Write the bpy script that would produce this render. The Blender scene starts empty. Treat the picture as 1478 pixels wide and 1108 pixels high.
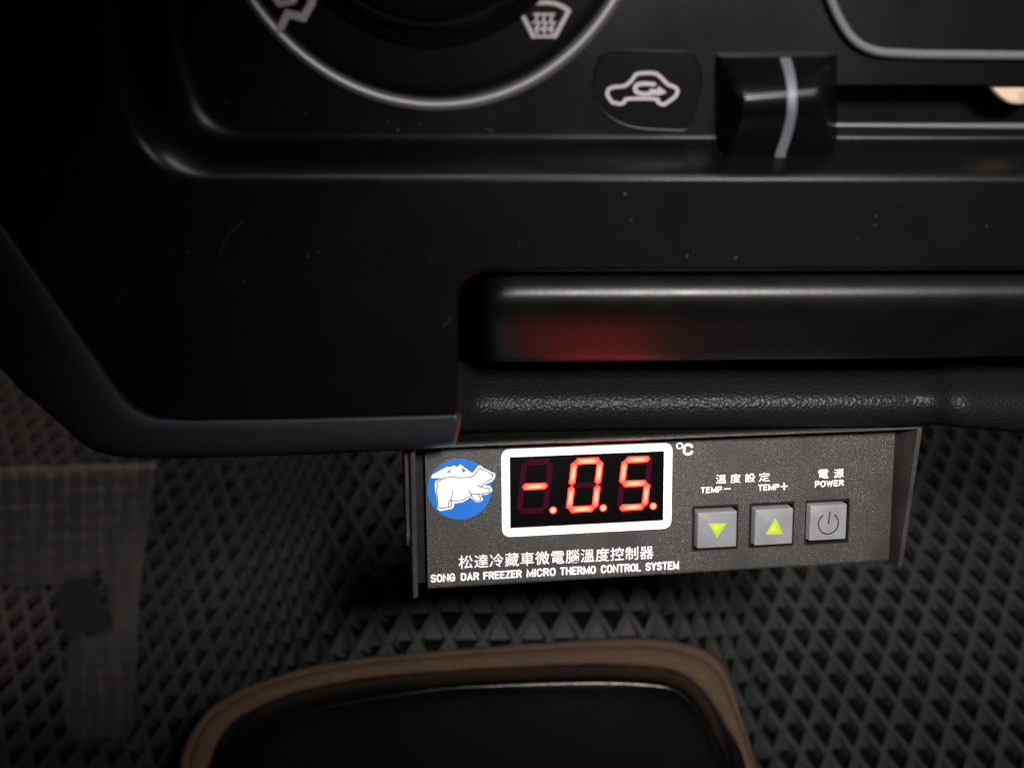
import bpy, bmesh, math, random
from mathutils import Vector, Matrix, noise
random.seed(7)
C = bpy.context.scene.collection
MM = 0.001
# ------------------------------------------------------------------ camera
F_PX, CX, CY = 1280.0, 739.0, 554.0
PITCH = math.radians(51.34)              # the phone looks down into the footwell
CAM = Vector((0, 0, 0.46))
RW = Matrix.Rotation(-PITCH, 3, 'X')
def W(x, y, z):                           # camera-aligned millimetres (right, depth, up) -> world metres
    return RW @ Vector((x*MM, y*MM, z*MM)) + CAM
cd = bpy.data.cameras.new('camera'); cam = bpy.data.objects.new('camera', cd); C.objects.link(cam)
cam.location = CAM; cam.rotation_euler = (math.radians(90)-PITCH, 0, 0)
cd.sensor_width = 36; cd.lens = 36*F_PX/1478; cd.clip_start = 0.01; cd.clip_end = 50
cd.dof.use_dof = True; cd.dof.focus_distance = 0.215; cd.dof.aperture_fstop = 10.5
sc = bpy.context.scene; sc.camera = cam
# ------------------------------------------------------------------ world, lamps, exposure
wd = bpy.data.worlds.new('World'); sc.world = wd; wd.use_nodes = True
wd.node_tree.nodes['Background'].inputs[0].default_value = (0.75, 0.85, 1.0, 1)
wd.node_tree.nodes['Background'].inputs[1].default_value = 0.018
sc.view_settings.view_transform = 'Standard'; sc.view_settings.look = 'None'
sc.view_settings.exposure = 0; sc.view_settings.gamma = 1
def area(name, loc, aim, sx, sy, power, col=(1, 1, 1)):
    l = bpy.data.lights.new(name, 'AREA'); l.shape = 'RECTANGLE'; l.size = sx*MM; l.size_y = sy*MM; l.energy = power; l.color = col
    o = bpy.data.objects.new(name, l); C.objects.link(o); p = W(*loc); q = W(*aim)
    o.location = p; o.rotation_euler = (q-p).to_track_quat('-Z', 'Y').to_euler(); return o
area('cab_lamp', (70, -110, 490), (60, 200, 0), 340, 80, 2.7, (1, 0.97, 0.95))
l = area('torch', (60, -60, 40), (85, 225, -45), 30, 30, 0.405, (1, 0.96, 0.93)); l.data.spread = math.radians(80)
# ------------------------------------------------------------------ mappers: photograph pixel + surface -> point
def ray(u, v): return ((u-CX)/F_PX, (CY-v)/F_PX)
def Fy(u, v, y):
    a, b = ray(u, v); return W(a*y, y, b*y)
class Plane:
    def __init__(s, o, n): s.o = Vector(o); s.n = Vector(n).normalized()      # n points to the camera side
    def f(s, u, v, h=0):
        a, b = ray(u, v); d = Vector((a, 1, b)); t = (s.o + s.n*h).dot(s.n)/d.dot(s.n); return d*t
    def __call__(s, u, v, h=0): p = s.f(u, v, h); return W(*p)
DASH = Plane((0, 176.0, 0), (0, -1, -0.5236))
# face of the controller: fitted pose
wa, wb, wc = 0.13062, 0.14608, -0.02834
M1 = Matrix.Rotation(wb, 3, 'Z') @ Matrix.Rotation(wa, 3, 'X') @ Matrix.Rotation(wc, 3, 'Y')
KO = Vector(((940-CX)/F_PX*212, 212, (CY-725)/F_PX*212))
KN = M1 @ Vector((0, -1, 0))
KP = Plane(KO, KN)
def K(a, b, h=0):                         # controller-plate millimetres (right, up, out)
    p = KO + M1 @ Vector((a, -h, b)); return W(*p)
def Kab(u, v, h=0):
    q = M1.transposed() @ (KP.f(u, v, h) - KO); return q.x, q.z
# ------------------------------------------------------------------ materials
def mat(name, col, rough=0.5, spec=0.5, metal=0.0, bump=None, vary=None, emit=None, coat=0.0):
    m = bpy.data.materials.new(name); m.use_nodes = True; nt = m.node_tree; b = nt.nodes['Principled BSDF']
    b.inputs['Base Color'].default_value = (*col, 1); b.inputs['Roughness'].default_value = rough
    b.inputs['Specular IOR Level'].default_value = spec; b.inputs['Metallic'].default_value = metal
    b.inputs['Coat Weight'].default_value = coat
    tc = nt.nodes.new('ShaderNodeTexCoord')
    if emit: b.inputs['Emission Color'].default_value = (*emit[0], 1); b.inputs['Emission Strength'].default_value = emit[1]
    if vary:                              # (scale, colour2, lo, hi)
        for sc_, c2, lo, hi in vary:
            n = nt.nodes.new('ShaderNodeTexNoise'); n.inputs['Scale'].default_value = sc_; n.inputs['Detail'].default_value = 5
            nt.links.new(tc.outputs['Object'], n.inputs['Vector'])
            r = nt.nodes.new('ShaderNodeMapRange'); r.inputs[1].default_value = lo; r.inputs[2].default_value = hi
            nt.links.new(n.outputs['Fac'], r.inputs[0])
            mx = nt.nodes.new('ShaderNodeMix'); mx.data_type = 'RGBA'
            nt.links.new(r.outputs[0], mx.inputs[0])
            old = b.inputs['Base Color'].links
            if old: nt.links.new(old[0].from_socket, mx.inputs[6])
            else: mx.inputs[6].default_value = (*col, 1)
            mx.inputs[7].default_value = (*c2, 1); nt.links.new(mx.outputs[2], b.inputs['Base Color'])
    if bump:                              # (kind, scale, strength, distance)
        prev = None
        for kind, s_, st, dist in bump:
            if kind == 'noise':
                n = nt.nodes.new('ShaderNodeTexNoise'); n.inputs['Scale'].default_value = s_; n.inputs['Detail'].default_value = 4; out = n.outputs['Fac']
            else:
                n = nt.nodes.new('ShaderNodeTexVoronoi'); n.inputs['Scale'].default_value = s_; out = n.outputs['Distance']
            nt.links.new(tc.outputs['Object'], n.inputs['Vector'])
            bp = nt.nodes.new('ShaderNodeBump'); bp.inputs['Strength'].default_value = st; bp.inputs['Distance'].default_value = dist
            nt.links.new(out, bp.inputs['Height'])
            if prev: nt.links.new(prev.outputs[0], bp.inputs['Normal'])
            prev = bp
        nt.links.new(prev.outputs[0], b.inputs['Normal'])
    return m
def rough_noise(m, s_, lo, hi):
    nt = m.node_tree; b = nt.nodes['Principled BSDF']; tc = nt.nodes.new('ShaderNodeTexCoord')
    n = nt.nodes.new('ShaderNodeTexNoise'); n.inputs['Scale'].default_value = s_; n.inputs['Detail'].default_value = 6
    nt.links.new(tc.outputs['Object'], n.inputs['Vector'])
    r = nt.nodes.new('ShaderNodeMapRange'); r.inputs[1].default_value = 0.3; r.inputs[2].default_value = 0.7; r.inputs[3].default_value = lo; r.inputs[4].default_value = hi
    nt.links.new(n.outputs['Fac'], r.inputs[0]); nt.links.new(r.outputs[0], b.inputs['Roughness']); return m
M_PANEL = rough_noise(mat('panel_plastic', (0.0020, 0.0020, 0.0023), 0.40, 0.2, bump=[('noise', 2600, 0.12, 0.0002)]), 60, 0.30, 0.38)
M_TRIM = mat('trim_plastic', (0.014, 0.0145, 0.0175), 0.48, 0.2, bump=[('voronoi', 1700, 0.14, 0.00015)])
M_GRAIN = mat('grained_plastic', (0.0055, 0.0056, 0.0066), 0.46, 0.19, bump=[('voronoi', 1350, 0.6, 0.0003)])
M_DRAWER = rough_noise(mat('drawer_plastic', (0.0008, 0.0008, 0.0008), 0.4, 0.5, bump=[('noise', 1800, 0.2, 0.0003)]), 120, 0.40, 0.46)
M_CAV = mat('cavity_black', (0.004, 0.004, 0.004), 0.8, 0.1)
M_CHROME = mat('satin_ring', (0.26, 0.25, 0.26), 0.48, 0.5, metal=0.8)
M_GLOSS = mat('gloss_black', (0.002, 0.002, 0.002), 0.25, 0.35)
M_LEVER = mat('lever_black', (0.002, 0.002, 0.0022), 0.24, 0.3)
M_INK = mat('dash_ink', (0.30, 0.27, 0.285), 0.6, 0.3)
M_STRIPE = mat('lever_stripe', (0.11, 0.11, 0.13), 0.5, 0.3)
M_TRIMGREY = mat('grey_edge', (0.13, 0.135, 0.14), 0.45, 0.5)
M_BEIGE = mat('beige_plastic', (0.45, 0.34, 0.25), 0.6, 0.3, vary=[(300, (0.35, 0.25, 0.18), 0.4, 0.6)])
M_CASE = mat('powder_coat', (0.021, 0.0192, 0.0182), 0.45, 0.5, bump=[('noise', 3600, 0.35, 0.0003)],
             vary=[(4600, (0.17, 0.155, 0.145), 0.54, 0.68), (60, (0.017, 0.0155, 0.0148), 0.4, 0.7)])
M_WHITE = mat('white_print', (0.80, 0.80, 0.80), 0.5, 0.3)
M_BLUE = mat('blue_print', (0.010, 0.125, 0.47), 0.45, 0.3)
M_LINE = mat('line_print', (0.02, 0.016, 0.016), 0.5, 0.3)
M_LED = mat('display_face', (0.0012, 0.0006, 0.0008), 0.25, 0.25)
M_OFF = mat('segment_off', (0.030, 0.0005, 0.009), 0.35, 0.08)
M_KEY = mat('key_grey', (0.16, 0.16, 0.17), 0.42, 0.5, bump=[('noise', 2500, 0.1, 0.0002)], vary=[(180, (0.125, 0.122, 0.125), 0.45, 0.75)])
M_SOCK = mat('socket_black', (0.006, 0.006, 0.006), 0.3, 0.5)
M_MAT = mat('rubber_foam', (0.027, 0.028, 0.029), 0.72, 0.3, bump=[('noise', 1500, 0.4, 0.0004)],
            vary=[(9, (0.032, 0.032, 0.032), 0.45, 0.65), (350, (0.020, 0.020, 0.021), 0.45, 0.7)])
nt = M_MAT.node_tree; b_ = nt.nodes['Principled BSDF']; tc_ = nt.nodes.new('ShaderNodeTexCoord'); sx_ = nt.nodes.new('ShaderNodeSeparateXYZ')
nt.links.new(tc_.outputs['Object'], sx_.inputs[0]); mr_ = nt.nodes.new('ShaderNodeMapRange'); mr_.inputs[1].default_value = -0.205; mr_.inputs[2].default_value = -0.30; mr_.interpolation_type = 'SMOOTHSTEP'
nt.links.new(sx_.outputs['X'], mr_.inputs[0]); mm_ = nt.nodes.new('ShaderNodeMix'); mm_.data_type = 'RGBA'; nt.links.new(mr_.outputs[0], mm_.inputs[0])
nt.links.new(b_.inputs['Base Color'].links[0].from_socket, mm_.inputs[6]); mm_.inputs[7].default_value = (0.075, 0.064, 0.058, 1); nt.links.new(mm_.outputs[2], b_.inputs['Base Color'])   # window light at the left end put into the colour, with dried dust
M_FELT = mat('brown_felt', (0.060, 0.041, 0.029), 0.95, 0.1, bump=[('noise', 900, 1.0, 0.0008)],
             vary=[(250, (0.07, 0.045, 0.03), 0.42, 0.62), (900, (0.13, 0.09, 0.06), 0.6, 0.75)])
M_COVER = rough_noise(mat('cover_plastic', (0.0012, 0.0014, 0.0016), 0.3, 0.35, bump=[('noise', 1700, 0.25, 0.0003)]), 30, 0.27, 0.30)
M_FLOOR = mat('floor_carpet', (0.02, 0.018, 0.017), 0.95, 0.1, bump=[('noise', 500, 1, 0.001)])
def emissive(name, strength):             # emission colour from the mesh's own colour attribute (bright over the diode)
    m = mat(name, (0.1, 0.01, 0.01), 0.4); nt = m.node_tree
    a = nt.nodes.new('ShaderNodeVertexColor'); a.layer_name = 'glow'
    nt.links.new(a.outputs['Color'], nt.nodes['Principled BSDF'].inputs['Emission Color'])
    nt.nodes['Principled BSDF'].inputs['Emission Strength'].default_value = strength; return m
M_ON = emissive('segment_on', 1.0)
M_ARROW = emissive('arrow_on', 1.0)
M_BLEED = mat('segment_bleed', (0.02, 0.0, 0.0), 0.4, emit=((1.0, 0.004, 0.006), 0.33))
# ------------------------------------------------------------------ object helpers
def thing(name, label, cat, loc, group=None):
    o = bpy.data.objects.new(name, None); C.objects.link(o); o.location = loc; o.empty_display_size = 0.01
    o['label'] = label; o['category'] = cat
    if group: o['group'] = group
    return o
def base_of(o):
    while o.parent: o = o.parent
    return o.location.copy()
def build(name, verts, faces, m, parent=None, smooth=None, cols=None, origin=None):
    off = base_of(parent) if parent else (origin or Vector((0, 0, 0)))
    me = bpy.data.meshes.new(name); me.from_pydata([Vector(v)-off for v in verts], [], faces); me.validate()
    me.materials.append(m)
    if cols:
        ca = me.color_attributes.new('glow', 'FLOAT_COLOR', 'POINT')
        for i, c in enumerate(cols): ca.data[i].color = (*c, 1)
    if smooth is not None:
        for p in me.polygons: p.use_smooth = True
        me.set_sharp_from_angle(angle=math.radians(smooth))
    o = bpy.data.objects.new(name, me); C.objects.link(o)
    if parent: o.parent = parent
    else: o.location = off
    return o
class MB:
    def __init__(s): s.v = []; s.f = []
    def add(s, vs, fs):
        k = len(s.v); s.v += vs; s.f += [[i+k for i in f] for f in fs]; return k
    def out(s, *a, **k): return build(a[0], s.v, s.f, *a[1:], **k)
def rings(mb, rs, closed=True, cap0=False, cap1=False):   # rs: list of equal-length point lists
    n = len(rs[0]); k = mb.add([p for r in rs for p in r], [])
    for i in range(len(rs)-1):
        for j in range(n if closed else n-1):
            j2 = (j+1) % n
            mb.f.append([k+i*n+j, k+i*n+j2, k+(i+1)*n+j2, k+(i+1)*n+j])
    if cap0: mb.f.append([k+j for j in range(n)][::-1])
    if cap1: mb.f.append([k+(len(rs)-1)*n+j for j in range(n)])
def path(pts, closed=True, seg=8):        # (u, v[, r]) corners -> rounded polyline, fixed count per corner
    out = []; n = len(pts)
    for i, p in enumerate(pts):
        r = p[2] if len(p) > 2 else 0
        P = Vector(p[:2])
        if (not closed and i in (0, n-1)):
            out.append(P); continue
        A = Vector(pts[i-1][:2]); B = Vector(pts[(i+1) % n][:2])
        if r <= 0: out += [P.copy() for _ in range(1)]; continue
        da = (A-P); db = (B-P); r1 = min(r, da.length*0.49); r2 = min(r, db.length*0.49)
        a = P+da.normalized()*r1; b = P+db.normalized()*r2
        for k in range(seg+1):
            t = k/seg; out.append(a*(1-t)**2 + P*2*t*(1-t) + b*t*t)
    return out
def spline(pts, n):                       # catmull-rom resample of a 2-D/3-D open polyline
    V = [Vector(p) for p in pts]; out = []
    for k in range(n):
        x = k/(n-1)*(len(V)-1); i = min(int(x), len(V)-2); t = x-i
        p0 = V[max(i-1, 0)]; p1 = V[i]; p2 = V[i+1]; p3 = V[min(i+2, len(V)-1)]
        out.append(0.5*((2*p1)+(p2-p0)*t+(2*p0-5*p1+4*p2-p3)*t*t+(3*p1-p0-3*p2+p3)*t**3))
    return out
def interp(x, xs, ys):
    if x <= xs[0]: return ys[0]
    for i in range(len(xs)-1):
        if x <= xs[i+1]:
            t = (x-xs[i])/(xs[i+1]-xs[i]); return ys[i]+(ys[i+1]-ys[i])*t
    return ys[-1]
def smoothi(x, xs, ys):                   # monotone-ish cubic through the points
    n = len(xs)
    if x <= xs[0]: return ys[0]+(x-xs[0])*(ys[1]-ys[0])/(xs[1]-xs[0])
    if x >= xs[-1]: return ys[-1]+(x-xs[-1])*(ys[-1]-ys[-2])/(xs[-1]-xs[-2])
    d = [(ys[i+1]-ys[i])/(xs[i+1]-xs[i]) for i in range(n-1)]
    i = max(j for j in range(n-1) if xs[j] <= x)
    def m(j):
        if j == 0: return d[0]
        if j == n-1: return d[-1]
        return 0 if d[j-1]*d[j] <= 0 else 2*d[j-1]*d[j]/(d[j-1]+d[j])
    h = xs[i+1]-xs[i]; t = (x-xs[i])/h
    return (2*t**3-3*t*t+1)*ys[i]+(t**3-2*t*t+t)*h*m(i)+(-2*t**3+3*t*t)*ys[i+1]+(t**3-t*t)*h*m(i+1)
def fill_faces(loops):                    # 2-D loops (outer + holes) -> verts, tris
    bm = bmesh.new(); 
    for lp in loops:
        vs = [bm.verts.new((p[0], p[1], 0)) for p in lp]
        for i in range(len(vs)): bm.edges.new((vs[i], vs[(i+1) % len(vs)]))
    bmesh.ops.triangle_fill(bm, edges=bm.edges[:], use_beauty=True, use_dissolve=False)
    bm.verts.index_update(); v = [(p.co.x, p.co.y) for p in bm.verts]; f = [[q.index for q in t.verts] for t in bm.faces]; bm.free(); return v, f
def flat(mb, loops, fn, h, t=0.0):        # filled outline on a surface at height h, with thickness t below
    v, f = fill_faces(loops); mb.add([fn(a, b, h) for a, b in v], f)
    if t:
        for lp in loops: rings(mb, [[fn(p[0], p[1], h) for p in lp], [fn(p[0], p[1], h-t) for p in lp]])
def stroke(mb, pts, w, fn, h, closed=False):
    P = [Vector(p[:2]) for p in pts]; n = len(P); L = []; R = []
    for i in range(n):
        a = P[i-1] if (i or closed) else P[i]; b = P[(i+1) % n] if (i < n-1 or closed) else P[i]
        d1 = (P[i]-a); d2 = (b-P[i])
        d1 = d1.normalized() if d1.length > 1e-9 else d2.normalized(); d2 = d2.normalized() if d2.length > 1e-9 else d1
        d = (d1+d2); d = d.normalized() if d.length > 1e-6 else d1
        nn = Vector((-d.y, d.x)); s = w/2/max(0.5, abs(nn.dot(Vector((-d1.y, d1.x)))))
        L.append(P[i]+nn*s); R.append(P[i]-nn*s)
    vs = [fn(p.x, p.y, h) for p in L]+[fn(p.x, p.y, h) for p in R]
    fs = [[i, (i+1) % n, n+(i+1) % n, n+i] for i in range(n if closed else n-1)]
    mb.add(vs, fs)
    if not closed:
        for c in (P[0], P[-1]):
            mb.add([fn(c.x+math.cos(q*math.pi/5)*w/2, c.y+math.sin(q*math.pi/5)*w/2, h-0.004) for q in range(10)], [list(range(10))])
def txt(s, fn, x0, x1, yb, yt, h, bold=0.02, slope=None):   # text squeezed into a box of surface coords; fn(a,b,h)
    cu = bpy.data.curves.new('t', 'FONT'); cu.body = s; cu.size = 1; cu.offset = bold; cu.resolution_u = 3; cu.fill_mode = 'FRONT' if hasattr(cu, 'fill_mode') else cu.fill_mode
    cu.dimensions = '2D'; cu.space_character = 1.06
    o = bpy.data.objects.new('t', cu); C.objects.link(o); bpy.context.view_layer.update()
    dg = bpy.context.evaluated_depsgraph_get(); me = bpy.data.meshes.new_from_object(o.evaluated_get(dg))
    vs = [v.co.copy() for v in me.vertices]; fs = [list(p.vertices) for p in me.polygons]
    bpy.data.objects.remove(o); bpy.data.curves.remove(cu); bpy.data.meshes.remove(me)
    mx0 = min(v.x for v in vs); mx1 = max(v.x for v in vs); my0 = min(v.y for v in vs); my1 = max(v.y for v in vs)
    return [fn(x0+(v.x-mx0)/(mx1-mx0)*(x1-x0), yb+(v.y-my0)/(my1-my0)*(yt-yb), h) for v in vs], fs
# =================================================================== floor and mat
fl = []
for (x, y) in ((-900, -900), (900, -900), (900, 1500), (-900, 1500)): fl.append(Vector((x*MM, y*MM, -0.028)))
flo = build('floor', fl, [[0, 1, 2, 3]], M_FLOOR); flo['kind'] = 'structure'
# cross-section of the moulded mat: pixel column, reference row, depth, pattern count
SU = [0, 200, 240, 290, 330, 360, 400, 440, 500, 600, 940, 980, 1020, 1060, 1100, 1478]
SV = [950, 950, 945, 940, 935, 930, 925, 915, 900, 882, 880, 880, 880, 880, 880, 885]
SY = [472, 458, 452, 452, 448, 436, 414, 392, 366, 352, 362, 378, 402, 426, 440, 450]
SS = [-32, -26, -24.7, -23, -21.6, -20.4, -18.6, -17, -15.4, -13.1, -5.7, -4.6, -3.1, -1.3, 0, 10.2]
D_UP = Vector((0, 0.8, 1)).normalized()
HALF = 11.4
def S3(s, t):
    u = smoothi(s, SS, SU); v = smoothi(s, SS, SV); y = smoothi(s, SS, SY)
    a, b = ray(u, v); return Vector((a*y, y, b*y)) + D_UP*(t*HALF)
def Sn(s, t):
    n = (S3(s+0.3, t)-S3(s-0.3, t)).cross(D_UP).normalized()
    return n if n.y < 0 else -n
def S(s, t, h=0):
    p = S3(s, t)+Sn(s, t)*h; return W(*p)
mb = MB(); pit_dark = []
for j in range(-13, 26):
    for i in range(-46, 15):
        s0 = i+(0.5 if j % 2 else 0.0); t0 = float(j)
        jit = lambda a: a*random.uniform(-1, 1)
        T = (s0, t0+1); B = (s0, t0-1); L = (s0-0.5, t0); R = (s0+0.5, t0)
        k = 0.75+jit(0.02)
        ox, oy = jit(0.012), jit(0.02)
        q = lambda p, kk: (s0+ox+(p[0]-s0)*kk, t0+oy+(p[1]-t0)*kk)
        t1, b1, l1, r1 = q(T, k), q(B, k), q(L, k), q(R, k)
        k2 = 0.82
        t2, b2, l2, r2 = q(T, k2), q(B, k2), q(L, k2), q(R, k2)
        fr = interp(s0, [-24, -20, -8, -4, 0], [0.62, 0.84, 0.88, 0.75, 0.58])+jit(.05); dr = interp(fr, [0.55, 1], [5.2, 2.8])+jit(0.3)
        lf = (t1[0]+(l1[0]-t1[0])*fr, t1[1]+(l1[1]-t1[1])*fr); rf = (t1[0]+(r1[0]-t1[0])*fr, t1[1]+(r1[1]-t1[1])*fr)
        vs = [S(*T), S(*L), S(*B), S(*R),                       # 0-3 outer
              S(*t2, -0.15), S(*l2, -0.15), S(*b2, -0.15), S(*r2, -0.15),   # 4-7
              S(*t1, -0.9), S(*l1, -0.9), S(*b1, -0.9), S(*r1, -0.9),       # 8-11
              S(*lf, -dr), S(*rf, -dr),                          # 12,13 foot of the sloping upper wall
              S(*lf, -0.9), S(*rf, -0.9),                        # 14,15 on the rim above the foot
              S(*lf, -7), S(*l1, -7), S(*b1, -7), S(*r1, -7), S(*rf, -7)]   # 16-20 pit bottom
        fs = []
        for a in range(4):
            b = (a+1) % 4; fs += [[a, b, 4+b, 4+a], [4+a, 4+b, 8+b, 8+a]]
        fs += [[8, 12, 13], [8, 14, 12], [8, 13, 15], [12, 16, 20, 13], [14, 9, 17, 16], [9, 10, 18, 17], [10, 11, 19, 18], [11, 15, 20, 19], [16, 17, 18, 19, 20]]
        pit_dark.append(len(mb.f)+len(fs)-1); pit_dark.append(len(mb.f)+len(fs)-3); pit_dark.append(len(mb.f)+len(fs)-4); pit_dark.append(len(mb.f)+len(fs)-6)
        mb.add(vs, fs)
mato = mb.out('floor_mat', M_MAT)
mato.data.materials.append(mat('pit_shade', (0.0025, 0.0025, 0.0025), 0.9, 0.1))     # shade inside the pits put into the colour of their floors and walls
for q_ in pit_dark: mato.data.polygons[q_].material_index = 1
bm = bmesh.new(); bm.from_mesh(mato.data); bmesh.ops.remove_doubles(bm, verts=bm.verts, dist=1e-5); bmesh.ops.recalc_face_normals(bm, faces=bm.faces); bm.to_mesh(mato.data); bm.free()
mato['label'] = 'dark rubber footwell mat with a raised diamond net pattern, under everything else'; mato['category'] = 'floor mat'
def proj(p): return CX+p.x/p.y*F_PX, CY-p.z/p.y*F_PX
def inv(u, v):
    s = smoothi(u, SU, SS); t = (SV[0]-v)/33
    for _ in range(14):
        a = proj(S3(s, t)); b = proj(S3(s+0.05, t)); c = proj(S3(s, t+0.05))
        j11 = (b[0]-a[0])/0.05; j21 = (b[1]-a[1])/0.05; j12 = (c[0]-a[0])/0.05; j22 = (c[1]-a[1])/0.05
        dt = j11*j22-j12*j21; du = u-a[0]; dv = v-a[1]
        if abs(dt) < 1e-6: break
        s += max(-2, min(2, (j22*du-j12*dv)/dt)); t += max(-3, min(3, (-j21*du+j11*dv)/dt))
    return s, t
# ---- woven tape stuck on the mat: outline in picture columns/rows
def fbm(x, y, z=0): return noise.noise(Vector((x, y, z)))
nu, nv = 130, 210
def in_tape(u, v):
    w = 5*fbm(u*0.03, v*0.03, 3)+2.5*fbm(u*0.15, v*0.15, 8)
    top = 676-u*0.035+w*0.5
    right = interp(v, [660, 760, 820, 1080], [226, 216, 205, 190])+w*0.25
    if v < top or u > right or v > 1066+w+4*fbm(u*.1, 0): return False
    if v < 838+w*1.6+9*math.sin(u/30.0): return True
    left = interp(v, [838, 850, 910, 925, 990, 1000, 1070], [150, 158, 164, 102, 96, 88, 102])+w
    return u > left
mb = MB(); idx = {}; uvs = []
cell = []
for j in range(nv):
    for i in range(nu):
        u = -30+i*2.0; v = 660+j*2.0
        if in_tape(u, v): cell.append((i, j))
cs = set(cell); tcol = []
cache = {}
def vid(i, j):
    if (i, j) not in idx:
        u = -31+i*2.0; v = 659+j*2.0
        ci, cj = i//6, j//6
        for a in (ci, ci+1):
            for b in (cj, cj+1):
                if (a, b) not in cache: cache[(a, b)] = inv(-31+a*12, 659+b*12)
        fx = i/6-ci; fy = j/6-cj
        st = [sum(w*cache[q][k] for w, q in (((1-fx)*(1-fy), (ci, cj)), (fx*(1-fy), (ci+1, cj)), ((1-fx)*fy, (ci, cj+1)), (fx*fy, (ci+1, cj+1)))) for k in (0, 1)]
        P = 24.5; Q = 22.0; vv = v+0.035*u
        row = abs(((vv-668)/Q) % 1-0.5)*2; colm = abs((u/P) % 1-0.5)*2
        warp = max(0, 1-((1-row)*6))*0.28*(0.5+0.5*math.cos((u/P)*math.pi*2)) + max(0, 1-((1-colm)*7))*0.2
        h = 1.2+warp+1.1*fbm(u*.02, v*.02, 1)+0.5*fbm(u*.06, v*.03, 6)+0.12*fbm(u*.12, v*.12, 5)
        wv = max(0, 1-(1-row)*4.0)*(0.35+0.65*max(0, math.cos((u/P)*math.pi*2)))*(0.55+0.9*fbm(u*.03, v*.05, 9))+0.35*max(0, 1-(1-colm)*6)
        wv = max(0.0, wv); kt = interp(v, [660, 760, 850, 1000], [2.6, 1.0, 0.45, 0.8])*wv*interp(u, [0, 120, 230], [1.2, 1, .35]); kt += 1.6*(v < 684-u*.035)*(0.6+fbm(u*.2, 3)); kt = max(0, kt); tcol.append((0.042+0.095*kt, 0.038+0.084*kt, 0.034+0.074*kt))
        mb.v.append(S(st[0], st[1], h)); idx[(i, j)] = len(mb.v)-1
    return idx[(i, j)]
for (i, j) in cell: mb.f.append([vid(i, j), vid(i, j+1), vid(i+1, j+1), vid(i+1, j)])
M_TAPE = mat('woven_tape', (0.05, 0.045, 0.04), 0.5, 0.45, bump=[('noise', 900, 0.3, 0.0004)])
a_ = M_TAPE.node_tree.nodes.new('ShaderNodeVertexColor'); a_.layer_name = 'glow'; M_TAPE.node_tree.links.new(a_.outputs['Color'], M_TAPE.node_tree.nodes['Principled BSDF'].inputs['Base Color'])
tp = mb.out('tape_patch', M_TAPE, smooth=70, cols=tcol)
sol = tp.modifiers.new('thick', 'SOLIDIFY'); sol.thickness = 0.0003
tp['label'] = 'torn grey woven tape patch stuck on the mat at the lower left'; tp['category'] = 'tape'
mb = MB()
lp = [(92, 842), (104, 836), (118, 834), (134, 838), (144, 856), (152, 878), (160, 896), (160, 914), (170, 926), (150, 922), (132, 912), (120, 908), (112, 922), (100, 930), (88, 900), (84, 866)]
flat(mb, [lp], lambda u, v, h: S(*inv(u, v), h), 1.0, 0.8)
shd = mb.out('tape_shadow', mat('shadow_dark', (0.016, 0.015, 0.013), 0.6, 0.3), parent=None)  # shadow at the torn tape edge, painted as a dark patch
shd['label'] = 'small dark patch painted as the shadow at the torn edge of the tape'; shd['category'] = 'shadow patch'
# =================================================================== gear cover and felt
def EP(c): return Plane((0, c, 0), (0, -1, 0.8))
OUT = [(262, 1300), (262, 1120), (268, 1077), (303, 1024), (381, 982), (497, 954), (620, 941), (760, 930), (850, 924), (933, 922), (985, 929), (1022, 942), (1046, 966), (1062, 1010), (1090, 1108), (1130, 1300)]
INN = [(300, 1300), (300, 1130), (306, 1090), (335, 1042), (409, 1004), (521, 979), (640, 968), (770, 961), (860, 958), (933, 961), (975, 968), (1003, 984), (1024, 1008), (1046, 1044), (1075, 1108), (1110, 1300)]
RID = [(385, 1300), (385, 1160), (393, 1100), (414, 1052), (451, 1028), (539, 1010), (662, 993), (770, 987), (860, 985), (925, 987), (962, 993), (990, 1009), (1008, 1030), (1026, 1064), (1050, 1130), (1080, 1300)]
N = 240
so, si, sr = spline(OUT, N), spline(INN, N), spline(RID, N)
mixp = lambda a, b, t: [p*(1-t)+q*t for p, q in zip(a, b)]
def pl(pts, c): return [EP(c+max(0, p[1]-992)*0.18)(p[0], p[1]) for p in pts]
mb = MB()
cE = 356.0       # plane constant of the felt (y = c + 0.8 z)
prof = [(-0.02, 14), (0.0, 0.6), (0.05, -0.8), (0.14, -1.2), (0.24, -0.7), (0.30, 0.6), (0.36, -0.6), (0.5, -1.0), (0.8, -0.8), (1.0, 0.8)]
rs = []
for t, dc in prof:
    q = mixp(so, si, t); r = []
    for k, p in enumerate(q):
        n1 = fbm(k*0.13, t*3, 2)*1.6+fbm(k*0.9, t*5, 7)*1.2; n2 = 0.5*fbm(k*0.7, t*8, 4)
        P = EP(cE+432-cE-16+dc+n2+0); r.append(P(p[0]+n1*(1 if t < .1 else .3), p[1]+n1*1.3*(1 if t < .1 else .3)))
    rs.append(r)
rings(mb, rs, closed=False)
cover = thing('gear_console', 'black moulded gear console cover with a brown felt edge at the bottom of the photo', 'gear console', W(0, 420, -330))
fe = mb.out('felt_edge', M_FELT, parent=cover, smooth=60); fe['label'] = 'brown felt edge around the black cover'
sol = fe.modifiers.new('thick', 'SOLIDIFY'); sol.thickness = 0.0004
mb = MB(); rs = []
cR = 385.0
for t, c in ((-0.02, 440), (0.0, 424), (0.12, 410), (0.3, 401), (0.5, 394), (0.68, 388.5), (0.8, 386), (0.9, 385), (1.0, 385.0), (1.08, 385.3), (1.18, 385.7), (1.4, 386.2)):
    rs.append(pl(mixp(si, sr, t), c))
last = mixp(si, sr, 1.4); ce = Vector((720, 1400))
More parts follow.
